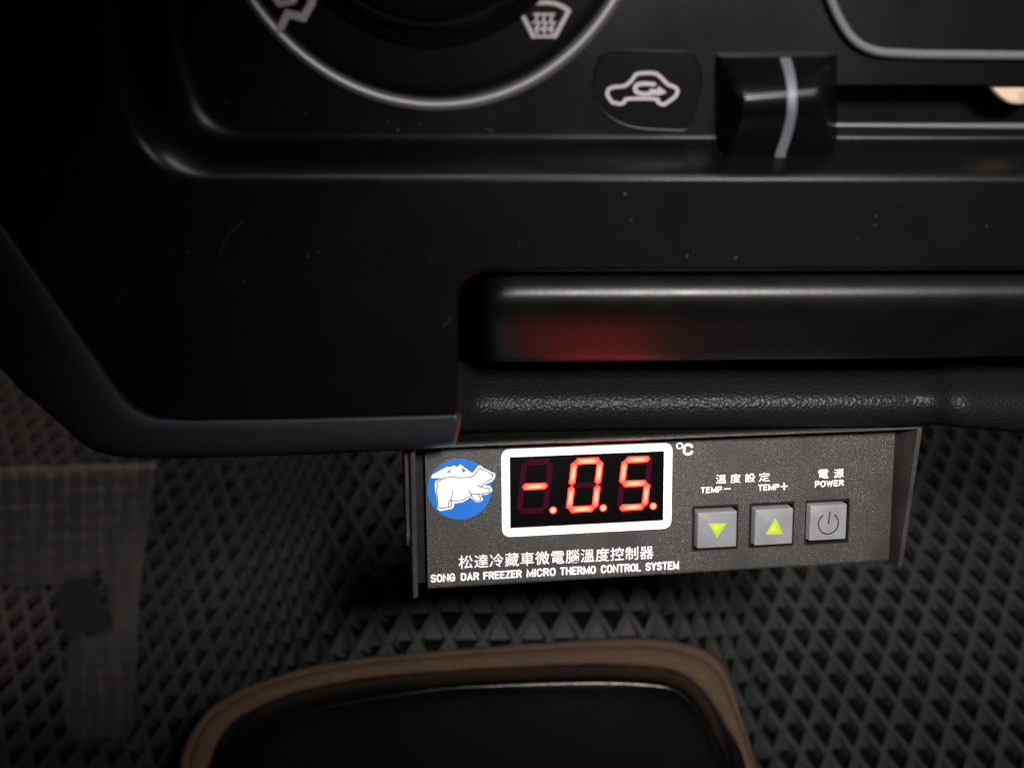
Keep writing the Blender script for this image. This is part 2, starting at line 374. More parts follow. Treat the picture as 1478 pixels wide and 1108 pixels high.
for t, c in ((0.01, 386.35), (0.03, 386.5), (0.08, 386.6), (0.15, 386.7), (0.35, 387), (0.6, 387), (0.85, 387), (0.98, 387)):
    rs.append(pl([p*(1-t)+ce*t for p in last], c))
rings(mb, rs, closed=False)
mb.out('cover_shell', M_COVER, parent=cover, smooth=80)
# =================================================================== dashboard
dash = thing('dashboard', 'black plastic truck dashboard centre with a raised lower edge and grained lower trim', 'dashboard', W(0, 200, 0))
outer = path([(-260, -220), (-260, -60), (206, 612, 95), (661, 600, 10), (662, 392, 46), (1750, 389), (1750, -220)], seg=10)
rec0 = path([(136, -180), (150, 90), (206, 262, 95), (1650, 262), (1650, -180)], seg=28)
rec_in = path([(262, -180), (266, 60), (312, 192, 70), (1600, 196), (1600, -180)], seg=28)
mb = MB()
ctr = Vector((700, 120))
def inset(lp, d):
    n = len(lp); A = sum(lp[i].x*lp[(i+1) % n].y-lp[(i+1) % n].x*lp[i].y for i in range(n)); sg = 1 if A > 0 else -1; out = []
    for i in range(n):
        a = lp[i-1]; b = lp[(i+1) % n]; e1 = (lp[i]-a).normalized(); e2 = (b-lp[i]).normalized(); e = (e1+e2).normalized()
        nn = Vector((-e.y, e.x))*sg; k = max(0.6, nn.dot(Vector((-e1.y, e1.x))*sg)); out.append(lp[i]+nn*(d/k))
    return out
o1 = inset(outer, 2.0); o2 = inset(outer, 6.0)
rings(mb, [[DASH(p.x, p.y, -22) for p in outer], [DASH(p.x, p.y, -3) for p in outer], [DASH(p.x, p.y, -0.9) for p in outer], [DASH(p.x, p.y, -0.3) for p in o1], [DASH(p.x, p.y, 0) for p in o2]])
v, f = fill_faces([[tuple(p) for p in o2], [tuple(p) for p in rec0]])
mb.add([DASH(a, b, 0) for a, b in v], f)
rs = []
for k in range(25):
    t = k/24; d = 12.5
    # rounded shoulder, straight ledge, fillet
    tt = t; hh = -d*(tt*tt*(3-2*tt))**1.0
    hh = -d*(0.5-0.5*math.cos(math.pi*t**0.92))
    rs.append([DASH(p.x*(1-t)+q.x*t, p.y*(1-t)+q.y*t, hh) for p, q in zip(rec0, rec_in)])
rings(mb, rs)
hole_slot = path([(1205, 122, 6), (1560, 122, 6), (1560, 178, 6), (1205, 176, 6)], seg=4)
FL = -12.5
v, f = fill_faces([[tuple(p) for p in rec_in], [tuple(p) for p in hole_slot]])
mb.add([DASH(a, b, FL) for a, b in v], f)
rings(mb, [[DASH(p.x, p.y, FL) for p in hole_slot], [DASH(p.x, p.y, FL-14) for p in hole_slot]], cap1=True)
mb.out('centre_panel', M_PANEL, parent=dash, smooth=35)
# highlight along the slot edge, painted as a paler raised strip
mb = MB(); stroke(mb, [(1204, 180.5), (1340, 182.5), (1560, 184.5)], 4.5, DASH, FL+0.9)
l0 = [(1204, 180.5), (1560, 184.5)]
rings(mb, [[DASH(u, 177, FL) for u in (1204, 1560)], [DASH(u, 179, FL+0.9) for u in (1204, 1560)], [DASH(u, 182.5+(0 if u < 1300 else 2), FL+1.1) for u in (1204, 1560)], [DASH(u, 186+(0 if u < 1300 else 2), FL) for u in (1204, 1560)]], closed=False)
mb.out('slot_highlight', mat('highlight_grey', (0.055, 0.055, 0.058), 0.5, 0.5), parent=dash, smooth=60)
# upper right raised frame
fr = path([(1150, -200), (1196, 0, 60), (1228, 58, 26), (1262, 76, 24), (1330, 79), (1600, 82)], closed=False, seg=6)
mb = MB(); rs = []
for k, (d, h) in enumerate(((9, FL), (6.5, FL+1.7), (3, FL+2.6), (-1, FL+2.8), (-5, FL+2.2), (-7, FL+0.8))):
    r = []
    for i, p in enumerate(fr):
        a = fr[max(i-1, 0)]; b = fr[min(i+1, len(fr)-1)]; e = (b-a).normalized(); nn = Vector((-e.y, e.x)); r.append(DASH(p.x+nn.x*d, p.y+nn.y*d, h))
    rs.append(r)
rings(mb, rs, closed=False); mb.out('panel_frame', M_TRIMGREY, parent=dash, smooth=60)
# lower trim, left part: a band under the panel edge
up = [(-260, -60), (0, 318), (60, 405), (120, 492), (160, 550), (186, 583), (214, 600), (250, 605), (330, 605), (450, 603), (560, 600), (640, 598), (658, 597)]
lo = [(-260, 215), (0, 528), (50, 577), (90, 613), (120, 640), (148, 653), (185, 660), (245, 661), (330, 659), (450, 655), (560, 650), (628, 646), (648, 644)]
U = spline(up, 70); L_ = spline(lo, 70)
sec = [(-0.10, -22), (-0.06, -1.6), (0.0, -0.5), (0.05, 0.45), (0.11, 0.75), (0.3, 0.8), (0.6, 0.5), (0.82, -0.2), (0.93, -1.2), (0.99, -3), (1.01, -7), (0.98, -26)]
rs = []
for i in range(70):
    r = []
    for t, h in sec:
        p = U[i]*(1-t)+L_[i]*t; r.append(DASH(p.x, p.y, h))
    rs.append(r)
for dx, dh, sh in ((5, -0.3, 0.02), (8, -0.8, 0.05), (10, -2, 0.09)):
    r = []
    for t, h in sec:
        t2 = 0.5+(t-0.5)*(1-sh*1.6); p = U[-1]*(1-t2)+L_[-1]*t2; r.append(DASH(p.x+dx*(1 if t < .8 else .9), p.y, h+dh if h > -20 else h))
    rs.append(r)
mb = MB(); rings(mb, rs, closed=True, cap0=True, cap1=True)
lt = mb.out('lower_trim', M_TRIM, parent=dash, smooth=40)
# lower trim, right part: the grained roll under the drawer
rows = [(498, 226), (508, 220), (518, 215), (530, 210.5), (543, 207), (556, 204.3), (567, 202.4), (577, 201.4), (587, 201.4), (597, 201.9), (605, 203.2), (614, 204.6), (620, 207), (623, 222)]
US = [655, 662, 668, 675, 684, 695, 708, 724, 750]+list(range(780, 1301, 40))+[1320, 1335, 1348, 1360, 1370, 1380, 1390, 1402, 1418, 1440, 1480, 1540, 1620, 1760]
rs = []
for v, y in rows:
    r = []
    for u in US:
        k = (v-498)/118.0
        yy = y+interp(u, [655, 668, 684, 708, 750], [-7, -5, -2.0, -0.4, 0])
        g = smoothi(u, [1280, 1320, 1350, 1375, 1392, 1420, 1480, 1760], [0, 0.6, -0.6, -4.6, -5.4, -3.6, -1.0, 14])
        yy += g*(0.7+0.3*k) if u > 1280 else 0
        vv = v+interp(u, [655, 1300, 1345, 1400, 1480, 1760], [4, -6, -9, -4, 2, 16])*k**2
        r.append(Fy(u, vv, yy))
    rs.append(r)
mb = MB(); rings(mb, rs, closed=False)
gt = mb.out('grained_trim', M_GRAIN, parent=dash, smooth=80)
# dark box behind gap so nothing is open
mb = MB()
A = [Fy(640, 375, 205), Fy(1760, 375, 205), Fy(1760, 560, 236), Fy(640, 560, 236)]; B_ = [Fy(640, 375, 260), Fy(1760, 375, 260), Fy(1760, 560, 280), Fy(640, 560, 280)]
rings(mb, [A, B_], cap0=True, cap1=True); mb.out('cavity_wall', M_CAV, parent=dash)
# body of the dashboard behind the panel and trim
mb = MB()
pp = [(-300, -260), (-300, 180), (130, 600), (640, 590), (640, 440), (1800, 440), (1800, -260)]
rings(mb, [[DASH(u, v, -30) for u, v in pp], [DASH(u, v, -90) for u, v in pp]], cap0=True, cap1=True)
mb.out('dash_body', M_CAV, parent=dash)
# =================================================================== drawer
dr = thing('ashtray_drawer', 'black rounded drawer front with a dim red glow along its lower edge', 'drawer', Fy(1000, 460, 200))
prof = [(0, 188), (0, 182), (.004, 176), (.015, 173), (.06, 170.2), (.12, 169.1), (.185, 168.3), (.25, 167.9), (.32, 168.1), (.4, 169.1), (.5, 170.9), (.62, 174), (.75, 177.7), (.88, 181.5), (.96, 183.8), (.985, 185), (1, 188), (1, 200)]
DU = [692, 692.5, 694, 697, 701, 706, 712, 720, 730, 745]+list(range(770, 1700, 30))+[1760]
rs = []
for t, y in prof:
    r = []
    for u in DU:
        k = max(0.0, min(1.0, (742-u)/50.0)); ins = 1-math.sqrt(max(0, 1-k*k))
        vt = 387+34*ins+0*(u-700)/1000; vb = 523-13*ins+interp(u, [700, 1300, 1760], [0, -6, -14])
        back = 12*ins**1.6+(8 if u < 692.2 else 0)
        r.append(Fy(u, vt+(vb-vt)*t, y+back))
    rs.append(r)
mb = MB(); rings(mb, rs, closed=False); mb.out('drawer_front', M_DRAWER, parent=dr, smooth=80)
# =================================================================== climate dial
dial = thing('climate_dial', 'large round climate dial with a satin ring and white symbols, cut by the top edge', 'dial', DASH(618, -183, FL))
dc = DASH.f(618, -183, FL); dn = DASH.n; dx = Vector((1, 0, 0)); dy = dn.cross(dx).normalized()
if dy.z < 0: dy = -dy
R0 = (DASH.f(640, 152, FL)-dc).length
def DP(r, a, h): p = dc+dx*(r*math.cos(a))+dy*(r*math.sin(a))+dn*h; return W(*p)
def lathe(mb, prof, n=160, a0=0, a1=2*math.pi):
    full = abs(a1-a0-2*math.pi) < 1e-6
    rings(mb, [[DP(r, a0+(a1-a0)*k/(n if full else n-1), h) for k in range(n)] for r, h in prof], closed=full)
mb = MB(); lathe(mb, [(R0+1.2, 0), (R0+1.0, 0.6), (R0+0.5, 1.3), (R0-0.1, 1.6), (R0-0.7, 1.5), (R0-1.1, 0.9), (R0-1.3, 0.0)]); mb.out('dial_ring', M_CHROME, parent=dial, smooth=80)
mb = MB(); lathe(mb, [(R0-1.2, 0.3), (R0-1.8, 1.4), (R0-2.6, 1.8), (R0-4, 1.9), (24, 1.9), (0.01, 1.9)]); mb.out('dial_face', M_GLOSS, parent=dial, smooth=30)
R1 = (DASH.f(618, 58, FL+4)-dc).length
mb = MB(); lathe(mb, [(R1+1.2, 1.9), (R1+0.9, 3.0), (R1+0.2, 3.4), (R1-1.0, 3.6), (R1-2.2, 4.5), (R1-3.4, 8), (R1-4.8, 9), (R1-8, 9.4), (0.01, 9.6)], n=120); mb.out('dial_knob', M_LEVER, parent=dial, smooth=50)
HD = FL+2.0
mb = MB(); st = lambda p, w, c=False: stroke(mb, p, w, DASH, HD+random.uniform(0, .01), c)
st(spline([(751, 16), (766, 7), (785, 4), (806, 7), (821, 16)], 13), 6); st([(751, 16), (770, 53)], 6); st([(821, 16), (801, 53)], 6); st([(768, 53), (802, 53)], 4)
for x in (775, 785.5, 796): st(spline([(x+1, 48), (x-2, 42), (x+2, 36), (x-1, 29), (x+1, 21)], 11), 3.6)
st([(768, 33), (802, 33)], 2.4); st([(771, 21), (800, 21)], 3.2); st([(773, 42), (799, 42)], 3)
mb.out('defrost_symbol', M_INK, parent=dial)
mb = MB(); st([(405, 41), (415, 20), (438, 26), (450, 5), (452, -14)], 11); st([(394, -6), (404, 6)], 9); st([(404, 6), (424, 2), (428, -10)], 8)
mb.out('vent_symbol', M_INK, parent=dial)
# =================================================================== recirculation lever
lev = thing('air_lever', 'black air intake slide lever with a pale grey stripe, right of the car symbol', 'slide lever', DASH(1118, 160, FL))
LH = [0, 2.5, 6, 10, 12.6, 13.6, 13.2, 11.6, 9, 6.5, 4, 0]                 # profile across the grip, ridge in the middle
LT = [0, 0.02, 0.12, 0.26, 0.36, 0.42, 0.48, 0.58, 0.72, 0.85, 0.96, 1.0]
def LV(s_, t, off=0.0):
    h = smoothi(t, LT, LH); k = h/13.6
    e = abs(s_-0.5)*2; rnd = max(0.0, (e-0.86)/0.14)
    u0 = 1034+32*k**1.3; u1 = 1207-17*k**1.3
    v = 78+168*t-10*k*(t < 0.42)-0*k
    skew = -10*(s_-0.5)*k
    return DASH(u0+(u1-u0)*s_, v+skew, FL-0.5+h*(1-0.13*rnd**2)+off)
SSs = [0, 0.02, 0.05, 0.08, 0.12, 0.2]+[0.2+0.06*k for k in range(1, 11)]+[0.88, 0.92, 0.95, 0.98, 1]
TS = [k/60 for k in range(61)]
mb = MB(); rs = []
for t in TS:
    r = [LV(s_, t) for s_ in SSs]; b0 = LV(0, t, 0); 
    h = smoothi(t, LT, LH)
    q0 = DASH(1032, 78+168*t, FL-0.5); q1 = DASH(1209, 78+168*t, FL-0.5)
    rs.append([q0]+r+[q1])
rings(mb, rs, closed=False); mb.out('lever_grip', M_LEVER, parent=lev, smooth=70)
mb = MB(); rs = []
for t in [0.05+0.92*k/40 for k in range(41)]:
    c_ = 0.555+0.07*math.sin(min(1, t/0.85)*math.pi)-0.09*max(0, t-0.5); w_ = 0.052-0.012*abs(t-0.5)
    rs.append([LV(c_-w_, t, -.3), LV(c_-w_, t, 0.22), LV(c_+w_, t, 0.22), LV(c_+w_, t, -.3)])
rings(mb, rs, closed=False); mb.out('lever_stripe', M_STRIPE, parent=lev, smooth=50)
# symbol plate
sp = thing('symbol_plate', 'small rounded black plate with a white car outline and recirculation arrow', 'symbol plate', DASH(935, 135, FL))
pt = path([(868, 72, 34), (1006, 76, 26), (1014, 120, 8), (994, 190, 12), (900, 186, 40), (856, 150, 34), (856, 110, 34)], seg=6)
mb = MB(); p1 = inset(pt, 2.0)
rings(mb, [[DASH(p.x, p.y, FL+0.0) for p in inset(pt, -1.2)], [DASH(p.x, p.y, FL+0.5) for p in pt], [DASH(p.x, p.y, FL+0.45) for p in p1]])
flat(mb, [p1], DASH, FL+0.45); mb.out('plate_body', M_GLOSS, parent=sp, smooth=50)
mb = MB(); HS = FL+0.6
st2 = lambda p, w, c=False: stroke(mb, p, w, DASH, HS+random.uniform(0, .012), c)
# car outline
car = spline([(884, 148), (877, 138), (878, 130), (886, 126), (902, 124), (912, 116), (920, 107), (944, 106), (954, 112), (964, 122), (974, 126), (978, 131), (975, 139), (966, 146), (958, 151), (950, 148), (946, 143), (906, 143), (901, 148), (893, 151)], 60)
st2(car[:-1], 5.2, True)
st2(spline([(955, 132), (930, 136), (918, 132), (918, 124), (928, 121), (944, 122)], 16), 6); st2([(940, 131), (958, 133)], 5)
flat(mb, [[(950, 124), (962, 134), (948, 139)]], DASH, HS+0.015)
mb.out('car_symbol', M_INK, parent=sp)
# beige object in the slot
bg = MB(); rs = []
for h, k in ((FL-9, 0.9), (FL-4, 1.0), (FL-2.5, 0.96), (FL-2, 0.85)):
    rs.append([DASH(1474+(p[0]-1474)*k, 122+(p[1]-122)*k, h) for p in spline([(1422, 120), (1432, 134), (1446, 146), (1466, 152), (1490, 148), (1510, 130), (1516, 120)], 24)])
rings(bg, rs, cap1=True)
bo = bg.out('beige_tab', M_BEIGE, smooth=50); bo['label'] = 'beige rounded plastic tab inside the dark slot at the right edge'; bo['category'] = 'tab'
# =================================================================== temperature controller
ctl = thing('temperature_controller', 'dark powder-coated freezer temperature controller with red digits and three square keys', 'controller', K(10, -20, -15))
FW = (-53.6, 62.0, 16.6, -17.6)          # left, right, top, bottom of the face in plate mm
win = (-34.1, 3.0, 12.45, -4.55)
socks = [(10.25, 21.9), (24.7, 36.3), (39.2, 50.8)]; sb = (-12.6, -1.4)
def rect(a0, a1, b0, b1, r=0.0, seg=5): return [tuple(p) for p in path([(a0, b0, r), (a1, b0, r), (a1, b1, r), (a0, b1, r)], seg=seg)]
loops = [rect(FW[0], FW[1], FW[3], FW[2]), rect(win[0], win[1], win[3], win[2])]+[rect(a, b, sb[0], sb[1], 0.2, 2) for a, b in socks]
mb = MB(); flat(mb, loops, K, 0)
# bottom lip bends back, with a fold
rings(mb, [[K(FW[0], FW[3], 0), K(FW[1], FW[3], 0)], [K(FW[0], FW[3]-0.5, -0.25), K(FW[1], FW[3]-0.5, -0.25)], [K(FW[0], FW[3]-0.7, -0.9), K(FW[1], FW[3]-0.7, -0.9)], [K(FW[0], FW[3]-0.7, -38), K(FW[1], FW[3]-0.7, -38)]], closed=False)
rings(mb, [[K(a, b, 0) for a, b in loops[1]], [K(a, b, -1.2) for a, b in loops[1]]])
for lp in loops[2:]: rings(mb, [[K(a, b, 0) for a, b in lp], [K(a, b, -2.5) for a, b in lp]])
mb.out('face_plate', M_CASE, parent=ctl, smooth=30)
# bracket: hood and tapering cheeks
TH = 1.2; HT = 17.5
def cheek(mb, a, sgn, hb):
    pts = [(HT, 6.4), (HT-0.3, 7.0), (HT-1.2, 7.2), (HT-3, 6.9), (-18.0, hb), (-19.2, hb-0.4), (-19.4, hb-1.4), (-19.4, -38), (HT, -38)]
    i_ = [K(a, b, h) for b, h in pts]; o_ = [K(a+sgn*TH, b, h) for b, h in pts]
    m1 = [K(a+sgn*0.25, b, h+(0.25 if h > -30 else 0)) for b, h in pts]; m2 = [K(a+sgn*(TH-0.25), b, h+(0.25 if h > -30 else 0)) for b, h in pts]
    rings(mb, [i_, m1, m2, o_], cap0=True, cap1=True)
mb = MB(); cheek(mb, -56.0, -1, 2.4); cheek(mb, FW[1]+1.3, 1, 2.2)
# outer leg of the bracket on the left
pts = [(HT-1, 5), (-5, 2.5), (-7, 1.0), (-7, -30), (HT-1, -30)]
rings(mb, [[K(-57.4, b, h) for b, h in pts], [K(-58.3, b, h) for b, h in pts]], cap0=True, cap1=True)
hood = [(FW[2]+0.05, -38), (FW[2]+0.05, 6.6), (FW[2]+0.25, 7.0), (HT-0.2, 7.0), (HT, 6.6), (HT, -38)]
rings(mb, [[K(-56.8, b, h) for b, h in hood], [K(FW[1]+2.3, b, h) for b, h in hood]], cap0=True, cap1=True)
mb.out('bracket', M_CASE, parent=ctl, smooth=30)
mb = MB(); g_ = [(HT+0.02, 6.3), (HT+0.25, 6.2), (HT+0.3, -36), (HT+0.02, -36)]
rings(mb, [[K(-56.0, b, h) for b, h in g_], [K(63.4, b, h) for b, h in g_]], cap0=True, cap1=True)
mb.out('hood_shade', M_CAV, parent=ctl)  # added black sheet standing in for the shade on the hood top
mb = MB()
A = [K(a, b, -3) for a, b in rect(-55.9, 63.2, FW[3], FW[2]-.1)]; B_ = [K(a, b, -60) for a, b in rect(-55.9, 63.2, FW[3], FW[2]-.1)]
rings(mb, [A, B_], cap0=True, cap1=True); mb.out('case_body', M_SOCK, parent=ctl)
# white frame
mb = MB(); flat(mb, [rect(-36.05, 5.05, -6.6, 14.4, 2.2, 8), rect(win[0]+.02, win[1]-.02, win[3]+.02, win[2]-.02)], K, 0.06, 0.05)
mb.out('display_frame', M_WHITE, parent=ctl)
# display
mb = MB(); rings(mb, [[K(a, b, -2.8) for a, b in rect(win[0]+.05, win[1]-.05, win[3]+.05, win[2]-.05)], [K(a, b, -0.45) for a, b in rect(win[0]+.05, win[1]-.05, win[3]+.05, win[2]-.05)]], cap0=True, cap1=True)
disp = mb.out('display', M_LED, parent=ctl)
DH = -0.42
def zd(x, y): return Kab(715+x/5.474, 630+y/5.474, DH)
segc = {}
def digit(org, on):                       # org: plate mm of the digit's lower-left; draws seven slanted segments
    H = 12.95; Wd = 7.6; w = 1.38; sl = math.tan(math.radians(6.5)); g = 0.12; c = w/2
    def P(x, y): return (org[0]+x+y*sl, org[1]+y)
    hy = H/2
    S7 = {'a': ('h', H-c), 'g': ('h', hy), 'd': ('h', c), 'f': ('v', c, hy, H-c), 'b': ('v', Wd-c, hy, H-c), 'e': ('v', c, c, hy), 'c': ('v', Wd-c, c, hy)}
    for k, q in S7.items():
        if q[0] == 'h': pts = [(c+g, q[1]), (c*2+g-.15, q[1]+c), (Wd-2*c-g+.15, q[1]+c), (Wd-c-g, q[1]), (Wd-2*c-g+.15, q[1]-c), (c*2+g-.15, q[1]-c)]
        else: pts = [(q[1], q[2]+g), (q[1]-c, q[2]+c+g-.15), (q[1]-c, q[3]-c-g+.15), (q[1], q[3]-g), (q[1]+c, q[3]-c-g+.15), (q[1]+c, q[2]+c+g-.15)]
        cx = sum(p[0] for p in pts)/6; cy = sum(p[1] for p in pts)/6
        if q[0] == 'h': ax = (2.1, 0)
        else: ax = (0, 2.1)
        if k in on:
            # lit bar: core line over the diode, paler and brighter than the rim
            vs = []; fs = []; cs_ = []
            sc2 = lambda p, t: (cx+(p[0]-cx)*t, cy+(p[1]-cy)*t)
            for t, col in ((1.0, (30, 0.07, 0.05)), (0.74, (38, 0.26, 0.13)), (0.5, (42, 0.52, 0.24)), (0.22, (44, 0.82, 0.34))):
                for p in pts: vs.append(K(*P(*sc2(p, t)), DH+0.02)); cs_.append(col)
            for r in range(3):
                for i in range(6): fs.append([r*6+i, r*6+(i+1) % 6, (r+1)*6+(i+1) % 6, (r+1)*6+i])
            fs.append([18+i for i in range(6)])
            o = build('segment', vs, fs, M_ON, parent=disp, cols=cs_); o['label'] = 'lit red segment'
            big = MB()
            ring = lambda d: [K(*P(p[0]+math.copysign(d, p[0]-cx)*(1 if abs(p[0]-cx) > .01 else 0), p[1]+math.copysign(d, p[1]-cy)*(1 if abs(p[1]-cy) > .01 else 0)), DH+0.005) for p in pts]
            big.add(ring(0.17), [list(range(6))]); big.out('segment_halo', M_BLEED, parent=disp)
        else:
            build('segment', [K(*P(*p), DH+0.02) for p in pts], [list(range(6))], M_OFF, parent=disp)
    return P
def dot(x, y):
    a, b = zd(x, y); vs = [K(a, b, DH+0.03)]; cs_ = [(7, 1.0, 0.45)]; fs = []
    for r, col in ((0.45, (6, .6, .3)), (0.8, (4, .18, .10))):
        for k in range(24): vs.append(K(a+r*math.cos(k*math.pi/12), b+r*math.sin(k*math.pi/12), DH+0.03)); cs_.append(col)
    for k in range(24): k2 = (k+1) % 24; fs += [[0, 1+k, 1+k2], [1+k, 25+k, 25+k2, 1+k2]]
    build('decimal_point', vs, fs, M_ON, parent=disp, cols=cs_)
    build('point_halo', [K(a+1.0*math.cos(k*math.pi/12), b+1.0*math.sin(k*math.pi/12), DH+0.008) for k in range(24)], [list(range(24))], M_BLEED, parent=disp)
for (x, y), on in (((163, 612), 'g'), ((557, 600), 'abcdef'), ((953, 585), 'afgcd')):
    digit(zd(x, y), on)
for x, y in ((456, 580), (852, 562), (1247, 548)): dot(x, y)
# emblem
def em(x, y, h): return KP(605+x/11.083, 655+y/11.083, h)
emb = MB(); flat(emb, [[(645+512*math.cos(k*math.pi/36), 560+487*math.sin(k*math.pi/36)) for k in range(72)]], em, 0.08, 0.07)
eo = emb.out('bear_emblem', M_BLUE, parent=ctl); eo['label'] = 'round blue emblem with a white bear and mountains'
mt = MB(); flat(mt, [[(190, 385), (212, 330), (300, 282), (445, 203), (492, 212), (560, 180), (600, 208), (662, 165), (720, 212), (850, 305), (860, 390), (500, 400), (370, 385)]], em, 0.10)
mt.out('mountain_print', M_WHITE, parent=eo)
mt = MB(); flat(mt, [[(522, 230), (480, 300), (430, 302), (470, 268)]], em, 0.115); flat(mt, [[(668, 195), (700, 232), (762, 276), (728, 278), (698, 300), (690, 268)]], em, 0.115)
mt.out('mountain_shade', M_BLUE, parent=eo)
bear_o = [(250, 470), (262, 432), (300, 415), (350, 398), (400, 368), (500, 345), (650, 358), (800, 345), (855, 300), (900, 250), (940, 190), (985, 182), (1020, 215), (1060, 238), (1130, 270), (1160, 292), (1200, 300), (1222, 330), (1205, 390), (1165, 440), (1140, 446), (1110, 460), (1040, 500), (1130, 510), (1170, 560), (1165, 600), (1130, 612), (1085, 648), (1000, 655), (985, 665), (1022, 720), (1010, 748), (970, 768), (900, 770), (860, 735), (825, 690), (780, 720), (700, 768), (560, 790), (555, 840), (530, 872), (450, 890), (350, 912), (310, 890), (290, 850), (285, 700), (258, 600)]
mt = MB(); flat(mt, [bear_o], em, 0.13); mt.out('bear_print', M_WHITE, parent=eo)
mt = MB(); HB = 0.15
def bl(p, n=24, c=False): stroke(mt, spline(p, n), 14, em, HB+random.uniform(0, .01), c)
bl([(335, 425), (400, 385), (500, 368), (650, 378), (800, 370), (860, 352), (920, 290), (975, 220)], 40); bl([(335, 425), (295, 440), (285, 470), (298, 510), (280, 590), (298, 720), (300, 820), (325, 862), (400, 862), (468, 850)], 40)
bl([(975, 220), (1010, 258), (1060, 265), (1120, 300), (1165, 328)], 20); bl([(1180, 345), (1160, 395), (1110, 425), (1050, 465), (990, 525)], 20); bl([(935, 490), (960, 515), (1000, 530), (1080, 545), (1130, 560), (1130, 590), (1080, 625), (960, 638), (830, 635), (805, 605), (795, 580)], 40)
bl([(830, 640), (830, 665), (760, 700), (700, 735), (600, 748), (500, 745), (475, 780), (468, 850)], 30); bl([(530, 595), (535, 640), (515, 690), (490, 745)], 14); bl([(520, 750), (515, 830), (468, 850)], 10)
bl([(840, 670), (890, 745), (960, 755), (992, 735), (975, 690), (950, 650)], 20)
flat(mt, [[(1145, 315), (1185, 322), (1190, 345), (1170, 352), (1155, 335)]], em, HB+0.012); flat(mt, [[(1065+9*math.cos(k), 318+9*math.sin(k)) for k in range(6)]], em, HB)
mt.out('bear_outline', M_LINE, parent=eo)
# lettering: bold condensed capitals from strokes in a unit box
def arc(cx, cy, rx, ry, a0, a1, n=10): return [(cx+rx*math.cos(math.radians(a0+(a1-a0)*k/n)), cy+ry*math.sin(math.radians(a0+(a1-a0)*k/n))) for k in range(n+1)]
O_ = arc(.5, .68, .5, .32, 0, 180)+arc(.5, .32, .5, .32, 180, 360)
GL = {
 'S': (.62, [arc(.5, .74, .5, .26, 20, 180, 8)+[(.08, .62)]+[(.92, .40)]+arc(.5, .26, .5, .26, 0, -160, 8)]),
 'O': (.66, [O_+[O_[0]]]),
 'N': (.66, [[(0, 0), (0, 1), (1, 0), (1, 1)]]),
 'G': (.66, [arc(.5, .68, .5, .32, 15, 180)+arc(.5, .32, .5, .32, 180, 300)+[(1, .12), (1, .47), (.55, .47)]]),
 'D': (.62, [[(0, 0), (0, 1), (.5, 1)]+arc(.5, .68, .5, .32, 90, 0, 6)+arc(.5, .32, .5, .32, 0, -90, 6)+[(0, 0)]]),
 'A': (.66, [[(0, 0), (.5, 1), (1, 0)], [(.2, .28), (.8, .28)]]),
 'R': (.62, [[(0, 0), (0, 1), (.6, 1)]+arc(.6, .76, .4, .24, 90, -90, 8)+[(0, .52)], [(.55, .5), (1, 0)]]),
 'F': (.52, [[(0, 0), (0, 1), (1, 1)], [(0, .53), (.85, .53)]]),
 'E': (.54, [[(1, 0), (0, 0), (0, 1), (1, 1)], [(0, .52), (.88, .52)]]),
 'Z': (.56, [[(0, 1), (1, 1), (0, 0), (1, 0)]]),
 'M': (.80, [[(0, 0), (0, 1), (.5, .12), (1, 1), (1, 0)]]),
 'I': (.02, [[(.5, 0), (.5, 1)]]),
 'C': (.64, [arc(.5, .68, .5, .32, 15, 180)+arc(.5, .32, .5, .32, 180, 345)]),
 'T': (.60, [[(0, 1), (1, 1)], [(.5, 1), (.5, 0)]]),
 'H': (.64, [[(0, 0), (0, 1)], [(1, 0), (1, 1)], [(0, .52), (1, .52)]]),
 'L': (.50, [[(0, 1), (0, 0), (1, 0)]]),
 'Y': (.64, [[(0, 1), (.5, .45), (1, 1)], [(.5, .45), (.5, 0)]]),
 'P': (.60, [[(0, 0), (0, 1), (.6, 1)]+arc(.6, .74, .4, .26, 90, -90, 8)+[(0, .48)]]),
 'W': (.90, [[(0, 1), (.25, 0), (.5, .95), (.75, 0), (1, 1)]]),
 '*': (.60, [O_+[O_[0]]]),
}
def letters(mb, s, fn, Ln, H, w, gap=0.34):
    tot = sum(GL[c][0] for c in s)+gap*(len(s)-1); sx = (Ln-w)/tot; x = w/2; y0 = w/2; hy = H-w
    for c in s:
        wd, ps = GL[c]
        for k, p in enumerate(ps): stroke(mb, [(x+a*wd*sx, y0+b*hy) for a, b in p], w, fn, 0.06+0.004*k+random.uniform(0, .002))
        x += (wd+gap)*sx
def line(name, parts, m=M_WHITE):
    b = MB()
    for s, (ul, vl), (ur, vr), hpx, bold in parts:
        a0, b0 = Kab(ul, vl); a1, b1 = Kab(ur, vr); at, bt = Kab((ul+ur)/2, (vl+vr)/2-hpx); am, bm_ = (a0+a1)/2, (b0+b1)/2
        H = bt-bm_; L2 = Vector((a1-a0, b1-b0)); Ln = L2.length; e = L2.normalized()
        fn = lambda x, y, h: K(a0+e.x*x-e.y*y, b0+e.y*x+e.x*y, h)
        if s[0] in GL: letters(b, s, fn, Ln, H, bold)
        else: v, f = txt(s, fn, 0, Ln, 0, H, 0.06, bold); b.add(v, f)
    return b.out(name, m, parent=ctl)
line('chinese_title', [('松達冷藏車微電腦溫度控制器', (662, 821), (943, 806), 19.5, 0.007)])
